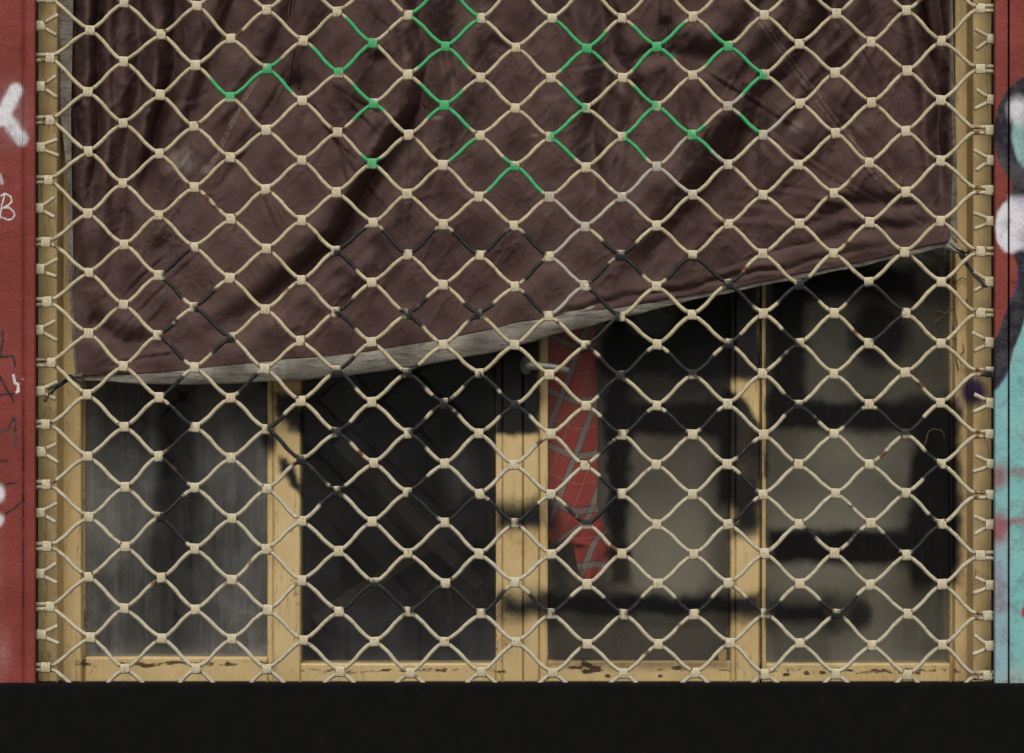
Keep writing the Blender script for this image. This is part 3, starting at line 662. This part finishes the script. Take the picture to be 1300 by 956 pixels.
def tarp_h(x, y):
    """height of the cloth towards the street in metres"""
    h = np.zeros(x.shape)
    wx = x + (fbm(x / 40, y / 60, 5) - .5) * 14; wy = y + (fbm(x / 40, y / 60, 6) - .5) * 14
    for s, dep, w, sharp in FOLDS:
        d, sd, par = pl_dist(wx, wy, P(s)); w = w * 1.2; u = d / w * np.where(sd * sharp > 0, 1.6, 1.0) if sharp else d / w
        end = sstep(0, .12, par) if P(s)[0][1] > -100 else 1.0
        end = end * (1 - .92 * sstep(.62, 1.0, par))
        prof = -np.exp(-u * u) + .30 * np.exp(-((u - 1.9) / .9) ** 2)
        h += 1.45 * dep / 1000 * prof * end
    h += .022 * (fbm(x / 150, y / 260, 41, 2) - .5) + .0012 * (fbm(x / 30, y / 60, 43, 2) - .5)
    h += 1.15 * crease(x, y)
    rd = 1 - 2 * np.abs(fbm((x + y * .6) / 34, (y - x * .5) / 70, 47) - .5); h += .0022 * (rd ** 7)
    rd = 1 - 2 * np.abs(fbm((x - y * .4) / 22, (y + x * .3) / 40, 49) - .5); h += .0012 * (rd ** 9)
    return h
def tarp_d(x, y):
    h = tarp_h(x, y); d = .040 - h
    d = np.where(d < .020, .020 - .006 * np.tanh((.020 - d) / .006), d); d = np.where(d > .070, .070 + .018 * np.tanh((d - .070) / .018), d)
    e = np.minimum(E1_at(x) - y, 40) / 40; d = d + (1 - np.clip(e, 0, 1)) * (.040 - d) * .6
    return d
def E1_at(x): return interp(E1, x)
tarp = empty('hanging_sheet', 'dark brown creased sheet with a slanting pale hem, hung inside the grille', 'curtain', W(650, -150, .045))
NX, NY = 760, 430; u = np.linspace(0, 1, NX); w = np.linspace(0, 1, NY)
U, V_ = np.meshgrid(u, w, indexing='ij')
xr = 92 + U * (1206 - 92)
Yb = E1_at(xr) + 1.2 * (noise(xr / 30, xr * 0, 3) - .5) * 2; Y = -150 + V_ * (Yb + 150)
X = interp(XL, Y) * (1 - U) + interp(XR, Y) * U
dd = tarp_d(X, Y)
xf, yf = X.ravel(), Y.ravel(); seam = np.zeros(xf.shape)
for s in ("928,-40 970,38 1010,92 1060,160 1113,228", "931,-44 974,34 1015,88 1065,156 1118,224", "326,98 300,140 280,182 266,212", "329,99 303,142 283,184 269,213", "900,200 915,206", "560,470 565,460"):
    seam = np.maximum(seam, (1 - sstep(.5, 1.5, pl_dist(xf, yf, P(s))[0])))
dust = np.zeros(xf.shape)
for cx, cy, a, b, s in ((235, 205, 30, 26, .8), (262, 215, 12, 9, .9), (470, 140, 20, 16, .4), (555, 150, 10, 5, .8), (678, 172, 9, 4, .8), (1012, 162, 18, 14, .7), (1066, 150, 14, 8, .5), (430, 380, 70, 30, .25), (620, 320, 80, 40, .22), (860, 200, 12, 8, .5), (180, 400, 50, 30, .3), (700, 350, 40, 30, .3)):
    dust = np.maximum(dust, s * np.exp(-((xf - cx) / a) ** 2 - ((yf - cy) / b) ** 2))
dust = np.maximum(dust, .35 * np.exp(-(np.interp(xf, [p[0] for p in E1], [p[1] for p in E1]) - yf) / 14))
mb = MB(); mb.add(W(X, Y, dd).reshape(-1, 3), [q[::-1] for q in grid_faces(NX, NY)], 0, seam=seam, dust=dust)
sheet = mb.build('sheet', TARP, tarp, True)
so = sheet.modifiers.new('thickness', 'SOLIDIFY'); so.thickness = .0012; so.offset = -1
# pale lining along the bottom, folded under the sheet
nx, ny = 420, 14; u = np.linspace(0, 1, nx); w = np.linspace(0, 1, ny); U, V_ = np.meshgrid(u, w, indexing='ij')
x = 99 + U * (1207 - 99); ya = E1_at(x) - 5; yb = interp(L1, x) + 1.5 * (noise(x / 22, x * 0, 13) - .5); Y = ya + V_ * (yb - ya)
dl = tarp_d(x, E1_at(x)) + .004 - .006 * np.sin(V_ * math.pi) * np.clip((yb - ya - 8) / 18, 0, 1) + .004 * (fbm(x / 50, Y / 5, 77) - .5) * V_
mb = MB(); mb.add(W(x, Y, dl).reshape(-1, 3), [q[::-1] for q in grid_faces(nx, ny)])
o = mb.build('hem_lining', LINING, tarp, True); so = o.modifiers.new('thickness', 'SOLIDIFY'); so.thickness = .0015; so.offset = -1
# pale edgings at both sides
def edging(pl, pr, name):
    ys = np.linspace(-150, pl[-1][0], 160); u = np.linspace(0, 1, 6); Yy, Uu = np.meshgrid(ys, u, indexing='ij')
    a = np.interp(Yy, [p[0] for p in pl], [p[1] for p in pl]); b = np.interp(Yy, [p[0] for p in pr], [p[1] for p in pr])
    xx = a + (b - a) * Uu; d = .050 + .008 * np.sin(Uu * 3) * .4 + .008 * (fbm(xx / 9, Yy / 60, 21) - .5)
    mb = MB(); mb.add(W(xx, Yy, d).reshape(-1, 3), grid_faces(len(ys), 6)); o = mb.build(name, LINING, tarp, True)
    so = o.modifiers.new('thickness', 'SOLIDIFY'); so.thickness = .0012; so.offset = 0
edging([(-150, 70), (0, 73), (60, 75), (150, 77), (200, 83), (240, 86.5), (330, 87), (430, 92), (476, 96)], [(-150, 94), (0, 93), (60, 92), (150, 90), (240, 91), (330, 93), (430, 97), (476, 101)], 'side_edging')
edging([(-150, 1203), (0, 1204), (100, 1206), (200, 1209), (308, 1206)], [(-150, 1209), (0, 1209), (100, 1210.5), (200, 1214), (308, 1215)], 'side_edging')
# gathered corner tabs
def tab(a, b, wd):
    mb = MB(); n = 12; m = 9; a = np.array(a); b = np.array(b); di = b - a; pe = np.array((-di[1], di[0])) / np.hypot(*di)
    T, S = np.meshgrid(np.linspace(0, 1, n), np.linspace(-1, 1, m), indexing='ij'); ww = wd * (1 - .78 * T)
    xx = a[0] + di[0] * T + pe[0] * S * ww; yy = a[1] + di[1] * T + pe[1] * S * ww
    d = .036 - .020 * T + .004 * np.cos(S * 7) * (.3 + T)
    mb.add(W(xx, yy, d).reshape(-1, 3), grid_faces(n, m)); o = mb.build('corner_tab', LINING, tarp, True)
    so = o.modifiers.new('thickness', 'SOLIDIFY'); so.thickness = .0015; so.offset = 0
tab((104, 481), (90, 479), 8); tab((1203, 309), (1222, 322), 8)
# drawstrings
for pts in ("376,-30 372,8 370,30 374,60 369,82 366,108", "370,-20 366,20 371,40 376,66 377,90 379,112", ):
    p = np.array(P(pts)); t = np.linspace(0, len(p) - 1, 40); xx = np.interp(t, range(len(p)), p[:, 0]); yy = np.interp(t, range(len(p)), p[:, 1])
    mb = MB(); mb.tube(W(xx, yy, tarp_d(xx, yy) - .0035), .0015, 6); mb.build('drawstring', TARP, tarp, True)
for pts in ("842,-30 838,10 841,36 840,70", "852,-30 851,10 850,40 851,66"):
    p = np.array(P(pts)); t = np.linspace(0, len(p) - 1, 40); xx = np.interp(t, range(len(p)), p[:, 0]); yy = np.interp(t, range(len(p)), p[:, 1])
    mb = MB(); mb.tube(W(xx, yy, tarp_d(xx, yy) - .0035), .0015, 6); mb.build('drawstring', TARP, tarp, True)
# cords that tie the two corners to the grille
def cord(name_label, runs):
    mb = MB()
    for pts, da, db in runs:
        p = np.array(P(pts)); t = np.linspace(0, len(p) - 1, 30); xx = np.interp(t, range(len(p)), p[:, 0]); yy = np.interp(t, range(len(p)), p[:, 1])
        q = W(xx, yy, np.linspace(da, db, 30)); 
        for _ in range(2): q[1:-1] = .25 * q[:-2] + .5 * q[1:-1] + .25 * q[2:]
        mb.tube(q, .0013, 6)
    c = mb.v[0][0]; o = mb.build('cord', CORD, None, True, loc=c); tag(o, name_label, 'cord', 'cords tying the sheet to the grille')
cord('black cord tying the sheet\'s lower corner beside the lettered red post', [("93,478 84,484 72,492 62,500 58,510", .018, -.006), ("94,480 82,486 70,494 60,505 56,509", .020, -.004), ("92,477 86,480 78,485 71,490 61,495", .016, -.008), ("88,481 90,476 86,477 85,483 90,484", .014, .012)])
cord('black cord tying the sheet\'s raised corner beside the turquoise painted post', [("1220,322 1228,335 1240,350 1253,365", .016, -.006), ("1218,324 1226,336 1237,351 1251,364", .018, -.006), ("1214,316 1222,320 1229,321 1231,318", .016, .0), ("1221,317 1226,327 1222,330 1219,322", .012, .010)])

# ------------------------------------------------------------------ behind the glass
xs = np.linspace(640, 790, 90); ys = np.linspace(395, 742, 150); YY, UU = np.meshgrid(ys, np.linspace(0, 1, 80), indexing='ij')
lft = np.interp(YY, [395, 655, 688, 693, 720, 742], [668, 674, 692, 728, 733, 743]); rgt = np.interp(YY, [395, 440, 560, 645, 682, 704, 722, 742], [754, 757, 759, 758, 774, 777, 766, 750])
xx = lft + (rgt - lft) * UU
d = .150 + .004 * np.sin(UU * 7 + YY / 90) + .007 * (fbm(xx / 30, YY / 90, 5) - .5)
mb = MB(); mb.add(W(xx, YY, d).reshape(-1, 3), grid_faces(150, 80), 0, cloth_u=(xx + .38 * YY + 26 * sstep(655, 690, YY)).ravel(), cloth_v=(YY - .45 * xx + .25 * (xx - 690) * sstep(720, 760, xx)).ravel())
o = mb.build('hanging_cloth', PLAID, None, True, loc=W(715, 742, .15)); so = o.modifiers.new('thickness', 'SOLIDIFY'); so.thickness = .001
tag(o, 'red cloth with grey checks hanging behind the glass beside the window handle', 'cloth')
def inner(name, label, x0, x1, d0, m, amp, per, ph, y1=850, pts=None):
    X_, Y_ = np.meshgrid(np.linspace(x0, x1, 120), np.linspace(-120, y1, 90), indexing='ij')
    d = d0 + amp * np.sin(X_ / per * 6.283 + ph + .6 * np.sin(Y_ / 210)) + amp * .8 * (fbm(X_ / 30, Y_ / 200, 15) - .5)
    mb = MB(); mb.add(W(X_, Y_, d).reshape(-1, 3), [q[::-1] for q in grid_faces(120, 90)]); o = mb.build(name, m, None, True, loc=W((x0 + x1) / 2, y1, d0))
    so = o.modifiers.new('thickness', 'SOLIDIFY'); so.thickness = .001; tag(o, label, 'curtain')
inner('inner_curtain', 'pale grey curtain hanging inside behind the black sprayed panes', 690, 1230, .21, GREYCLOTH, .006, 160, 0)
for label, a, b in (('brown board leaning behind dark pane, sloping down towards the window handle', (430, 560), (610, 745)), ('brown board crossing the other board behind the dark pane', (400, 790), (590, 660))):
    p0, p1 = W(a[0], a[1], .44), W(b[0], b[1], .47 if a[1] < 600 else .50); t = p1 - p0; L = np.linalg.norm(t); t /= L; up = np.cross(t, (0, 1, 0))
    mb = MB(); mb.box(0, L, -.008, .008, -.011, .011, 0, .002); V = mb.v[0]; ctr = (p0 + p1) / 2
    mb.v[0] = p0 + V[:, :1] * t + V[:, 1:2] * np.array((0, 1., 0)) + V[:, 2:] * np.cross(t, (0, -1., 0))
    o = mb.build('board', BOARD, None, False, loc=ctr); fix_normals(o); tag(o, label, 'board', 'boards behind the dark pane')

# ------------------------------------------------------------------ posts
def comp(x, y, layers):
    col = np.zeros(x.shape + (4,))
    wx = x + (fbm(x / 9, y / 9, 91) - .5) * 3; wy = y + (fbm(x / 9, y / 9, 92) - .5) * 3
    for sh, c, a in layers:
        al = shape_alpha(wx, wy, sh) * a; o = col[:, 3]; na = al + o * (1 - al)
        col[:, :3] = np.where(na[:, None] > 1e-4, (np.array(c) * al[:, None] + col[:, :3] * (o * (1 - al))[:, None]) / np.maximum(na, 1e-4)[:, None], col[:, :3]); col[:, 3] = na
    return col
WHT = (.72, .70, .74); MARK = (.022, .018, .02)
LEFT = [(('cap', P("20,114 8,138 0,152"), 8, 5), WHT, 1), (('cap', P("-10,150 8,150 28,177"), 7, 6), WHT, 1), (('cap', P("-40,110 -12,150 -38,190"), 6.5, 4), WHT, 1), (('ell', (14, 145, 26, 46), 18), WHT, .22),
 (('cap', P("6,246 1,267 -1,278"), .9, .8), WHT, 1), (('cap', P("0,248 6,246 14,250 15,256 11,261 4,264 12,264 18,269 19,274 15,278 8,278 -1,275"), .9, .8), WHT, 1),
 (('cap', P("4,419 3,436 1,453 17,453 19,465"), 1.5, 1.0), MARK, .95), (('cap', P("-8,520 0,479 18,510"), 1.5, 1.0), MARK, .95), (('cap', P("-6,502 20,500"), 1.3, 1.0), MARK, .9),
 (('cap', P("-12,570 0,549 8,547 19,529 20,556 19,569"), 1.5, 1.0), MARK, .95), (('cap', P("-10,586 10,585"), 1.3, 1.0), MARK, .9), (('cap', P("-8,619 21,612"), 1.4, 1.0), MARK, .9), (('cap', P("6,653 18,646 30,634"), 1.4, 1.0), MARK, .9),
 (('cap', P("17,476 18,486 23,487 24,496 22,498"), 1.7, .9), WHT, 1), (('cap', P("28,480 29,481"), .8, .7), WHT, 1), (('ell', (-2, 627, 8, 11), 5), WHT, .9), (('ell', (-2, 660, 7, 8), 4), WHT, .9), (('ell', (-4, 720, 10, 60), 8), (.25, .12, .12), .4),
 (('ell', (2, 830, 12, 30), 12), WHT, .22), (('cap', P("-2,320 3,334"), .8, 1), MARK, .8), (('cap', P("0,222 3,232"), 2, 2), WHT, .6)]
TQ = (.20, .47, .46); BK = (.014, .013, .020); PUR = (.06, .03, .14); MAU = (.27, .075, .085)
RIGHT = [(('poly', P("1255,500 1266,494 1278,474 1286,446 1302,400 1500,400 1500,960 1255,960"), 3), TQ, 1),
 (('rect', (1255, 500, 1281, 960), 4), (.27, .42, .50), .35), (('ell', (1268, 605, 11, 15), 8), MAU, .8), (('ell', (1294, 600, 12, 6), 5), MAU, .6), (('ell', (1268, 672, 13, 20), 8), MAU, .95), (('cap', P("1275,664 1300,660 1330,668"), 4, 5), MAU, .8),
 (('ell', (1266, 745, 10, 20), 8), MAU, .65), (('ell', (1270, 770, 9, 10), 6), MAU, .5), (('ell', (1301, 777, 5, 8), 2), (.45, .03, .04), 1), (('rect', (1255, 690, 1281, 960), 8), (.30, .34, .44), .45), (('ell', (1296, 550, 16, 12), 8), (.26, .50, .48), .5), (('ell', (1290, 870, 22, 24), 9), (.36, .38, .36), .6),
 (('ell', (1310, 169, 47.5, 72), 2.5), BK, 1), (('ell', (1312, 169, 27, 49), 2.5), (.27, .45, .45), 1), (('ell', (1292, 140, 12, 16), 7), WHT, .95), (('rect', (1284, 232, 1420, 262), 5), BK, 1),
 (('poly', P("1284,318 1302,312 1420,312 1420,402 1302,402 1286,446 1278,474 1266,492 1255,497 1255,440 1264,432 1275,402 1286,375 1293,354 1292,339"), 2.5), BK, 1), (('cap', P("1292,339 1294,354 1286,376 1276,402"), 1.0, 2.0), PUR, .7), (('cap', P("1286,446 1278,474 1266,492"), 1.2, 2.2), PUR, .7),
 (('ell', (1282, 288, 18, 31), 4), WHT, 1), (('rect', (1280, 250, 1420, 316), 6), (.62, .60, .68), .85), (('ell', (1282, 288, 17, 30), 5), WHT, .9)]
def left_attr(x, y):
    g = .62 * np.exp(-((x - 30) / 1.1) ** 2) * sstep(440, 520, y) * (y < 786) + .40 * np.exp(-((x - 28) / 3) ** 2) * fbm(x / 4, y / 20, 6)
    return dict(paint=comp(x, y, LEFT), grime=np.clip(g, 0, 1))
def right_attr(x, y):
    c = comp(x, y, RIGHT); g = 1.0 * np.exp(-((x - 1280.6) / .9) ** 2)
    return dict(paint=c, grime=np.clip(g, 0, 1))
def left_prof(x, y):
    return np.interp(x, [-150, -10, 10, 24, 28.5, 30, 31.5, 36, 44], [0, 0, .0005, .0018, .0035, .0075, .0045, .003, .0035]) + .0012 * (fbm(x / 14, y / 40, 3) - .5)
def right_prof(x, y):
    return np.interp(x, [1263, 1268, 1279.6, 1280.4, 1281.2, 1282, 1300, 1450], [.003, .002, .002, .012, .012, .001, 0, 0]) + .0012 * (fbm(x / 14, y / 40, 4) - .5)
pd = -.024
mb = MB(); slab(mb, -150, 44.5, -190, 868, pd, .0122, 1.25, left_prof, left_attr, 1.2)
zb, zt = W(0, 866.3, FD)[2], W(0, -190, -.012)[2]; mb.box(W(-150, 0, -.012)[0], W(19, 0, -.012)[0], -.0118, .24, zb, zt)
o = mb.build('door_post', POST, None, loc=W(-50, 872, 0)); fix_normals(o)
tag(o, 'red painted wooden post with black lettering and a white sprayed cross', 'post', 'painted posts framing the window')
mb = MB(); slab(mb, 1263, 1450, -190, 868, pd, .0122, 1.0, right_prof, right_attr, 1.2)
mb.box(W(1292, 0, -.012)[0], W(1450, 0, -.012)[0], -.0118, .24, zb, zt)
o = mb.build('door_post', POST, None, loc=W(1355, 872, 0)); fix_normals(o)
tag(o, 'red post covered with turquoise, black and white graffiti', 'post', 'painted posts framing the window')
# dry vine strands on the outer stile and pane edge
mb = MB()
def strand(pts, r, d0=.078):
    p = np.array(P(pts)); t = np.linspace(0, len(p) - 1, len(p) * 8); xx = np.interp(t, range(len(p)), p[:, 0]); yy = np.interp(t, range(len(p)), p[:, 1])
    xx = xx + (noise(t * 2.1, t * 0 + r * 9e3, 3) - .5) * 2.2; q = W(xx, yy, d0 + .004 * (noise(t * 1.3, t * 0, 5) - .5))
    for _ in range(2): q[1:-1] = .25 * q[:-2] + .5 * q[1:-1] + .25 * q[2:]
    mb.tube(q, np.linspace(r, r * .5, len(q)), 6)
for s in ("1216,470 1213,440 1215,410 1211,390 1214,350 1210,325", "1211,392 1200,398 1190,394 1184,402", "1226,385 1232,372 1230,366", "1212,360 1222,352 1228,356", "1186,412 1192,404 1200,402", "1214,432 1206,426 1188,428 1184,440 1190,448", "1216,455 1224,446 1222,436"): strand(s, .0009)
for s in ("1176,330 1186,340 1196,344 1192,352", "1180,338 1190,336 1196,348", "1056,428 1064,420 1072,416", "1182,492 1180,480 1182,470", "1174,566 1178,548 1186,544 1196,548 1200,556", "1196,548 1192,544"): strand(s, .0010, .096)
o = mb.build('dry_vine', VINE, None, True, loc=W(1216, 470, .085)); tag(o, 'thin brown dried vine strands clinging to the ochre stile beside the turquoise post', 'vine')

# ------------------------------------------------------------------ the building round it, the room and the street
bld = empty('shop_front', 'dark stone plinth and rendered wall around the grilled window', 'building', (0, .2, 0))
z868 = W(0, 866.5, FD)[2]
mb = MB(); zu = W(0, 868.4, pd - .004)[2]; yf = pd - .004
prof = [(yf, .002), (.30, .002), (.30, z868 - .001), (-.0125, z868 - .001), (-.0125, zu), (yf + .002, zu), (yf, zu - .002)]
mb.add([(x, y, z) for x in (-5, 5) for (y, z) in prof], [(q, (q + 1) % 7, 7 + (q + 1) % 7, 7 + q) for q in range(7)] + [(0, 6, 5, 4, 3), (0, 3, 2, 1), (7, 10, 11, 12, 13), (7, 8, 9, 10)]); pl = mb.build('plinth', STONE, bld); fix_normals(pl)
xl, xr = W(-150, 0, 0)[0] - .02, W(1450, 0, 0)[0] + .02
mb = MB(); mb.box(-5, xl, -.02, .30, z868, 4.2); mb.box(xr, 5, -.02, .30, z868, 4.2); mb.box(xl, xr, -.02, .30, zt + .30, 4.2); mb.build('wall', PLASTER, bld)
mb = MB(); mb.box(xl + .002, xr - .002, -.06, .28, zt + .003, zt + .298, 0, .01); mb.build('shutter_box', FRAME, bld)
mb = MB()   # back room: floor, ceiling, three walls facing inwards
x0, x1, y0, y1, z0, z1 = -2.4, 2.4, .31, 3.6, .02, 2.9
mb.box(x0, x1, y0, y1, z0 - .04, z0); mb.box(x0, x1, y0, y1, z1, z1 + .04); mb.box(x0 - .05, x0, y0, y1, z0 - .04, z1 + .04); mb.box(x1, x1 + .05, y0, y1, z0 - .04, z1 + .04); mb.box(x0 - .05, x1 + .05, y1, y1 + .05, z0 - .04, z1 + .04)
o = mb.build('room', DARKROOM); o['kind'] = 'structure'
mb = MB(); mb.box(-8, 8, -3.9, .30, -.10, 0.0, 0, .012); o = mb.build('pavement', PAVE); o['kind'] = 'structure'
ASPH = m_simple('asphalt', (.04, .04, .042), (.065, .064, .062), 20, .9, .6, .008)
mb = MB(); mb.box(-300, 300, -300, 300, -.5, -.12); o = mb.build('ground', ASPH); o['kind'] = 'structure'

# ------------------------------------------------------------------ light and camera
sc = bpy.context.scene
w = bpy.data.worlds.new('World'); sc.world = w; w.use_nodes = True; nt = w.node_tree; nt.nodes.clear()
SUN_EL, SUN_AZ = 50, -3                       # degrees; azimuth to the right of straight in front of the window
sky = nt.nodes.new('ShaderNodeTexSky'); sky.sky_type = 'NISHITA'; sky.sun_disc = False; sky.sun_elevation = R(SUN_EL); sky.sun_rotation = R(180 - SUN_AZ)
sky.dust_density = 5; sky.air_density = 1.0; sky.ozone_density = 1
hs = nt.nodes.new('ShaderNodeHueSaturation'); hs.inputs['Saturation'].default_value = .14
bg = nt.nodes.new('ShaderNodeBackground'); bg.inputs['Strength'].default_value = .085; ow = nt.nodes.new('ShaderNodeOutputWorld')
nt.links.new(sky.outputs[0], hs.inputs['Color']); nt.links.new(hs.outputs[0], bg.inputs[0]); nt.links.new(bg.outputs[0], ow.inputs[0])
sl = bpy.data.lights.new('sun', 'SUN'); sl.energy = 1.95; sl.angle = R(26); sl.color = (1, .95, .87); so = bpy.data.objects.new('sun', sl); C.objects.link(so)
from mathutils import Vector
dirn = Vector((math.sin(R(SUN_AZ)) * math.cos(R(SUN_EL)), -math.cos(R(SUN_AZ)) * math.cos(R(SUN_EL)), math.sin(R(SUN_EL))))
so.rotation_euler = dirn.to_track_quat('Z', 'Y').to_euler(); so.location = (1, -6, 6)
cd = bpy.data.cameras.new('camera'); cam = bpy.data.objects.new('camera', cd); C.objects.link(cam)
cam.location = (0, -D, ZC); cam.rotation_euler = (R(90), 0, 0); cd.sensor_width = 36; cd.lens = 36 * D / 1.3; cd.clip_start = .05; cd.clip_end = 1000
sc.camera = cam
sc.view_settings.view_transform = 'Standard'; sc.view_settings.look = 'None'; sc.view_settings.gamma = 1; sc.view_settings.use_curve_mapping = False; sc.view_settings.exposure = 0.0
sc.cycles.max_bounces = 8; sc.cycles.transparent_max_bounces = 12; sc.cycles.use_denoising = True
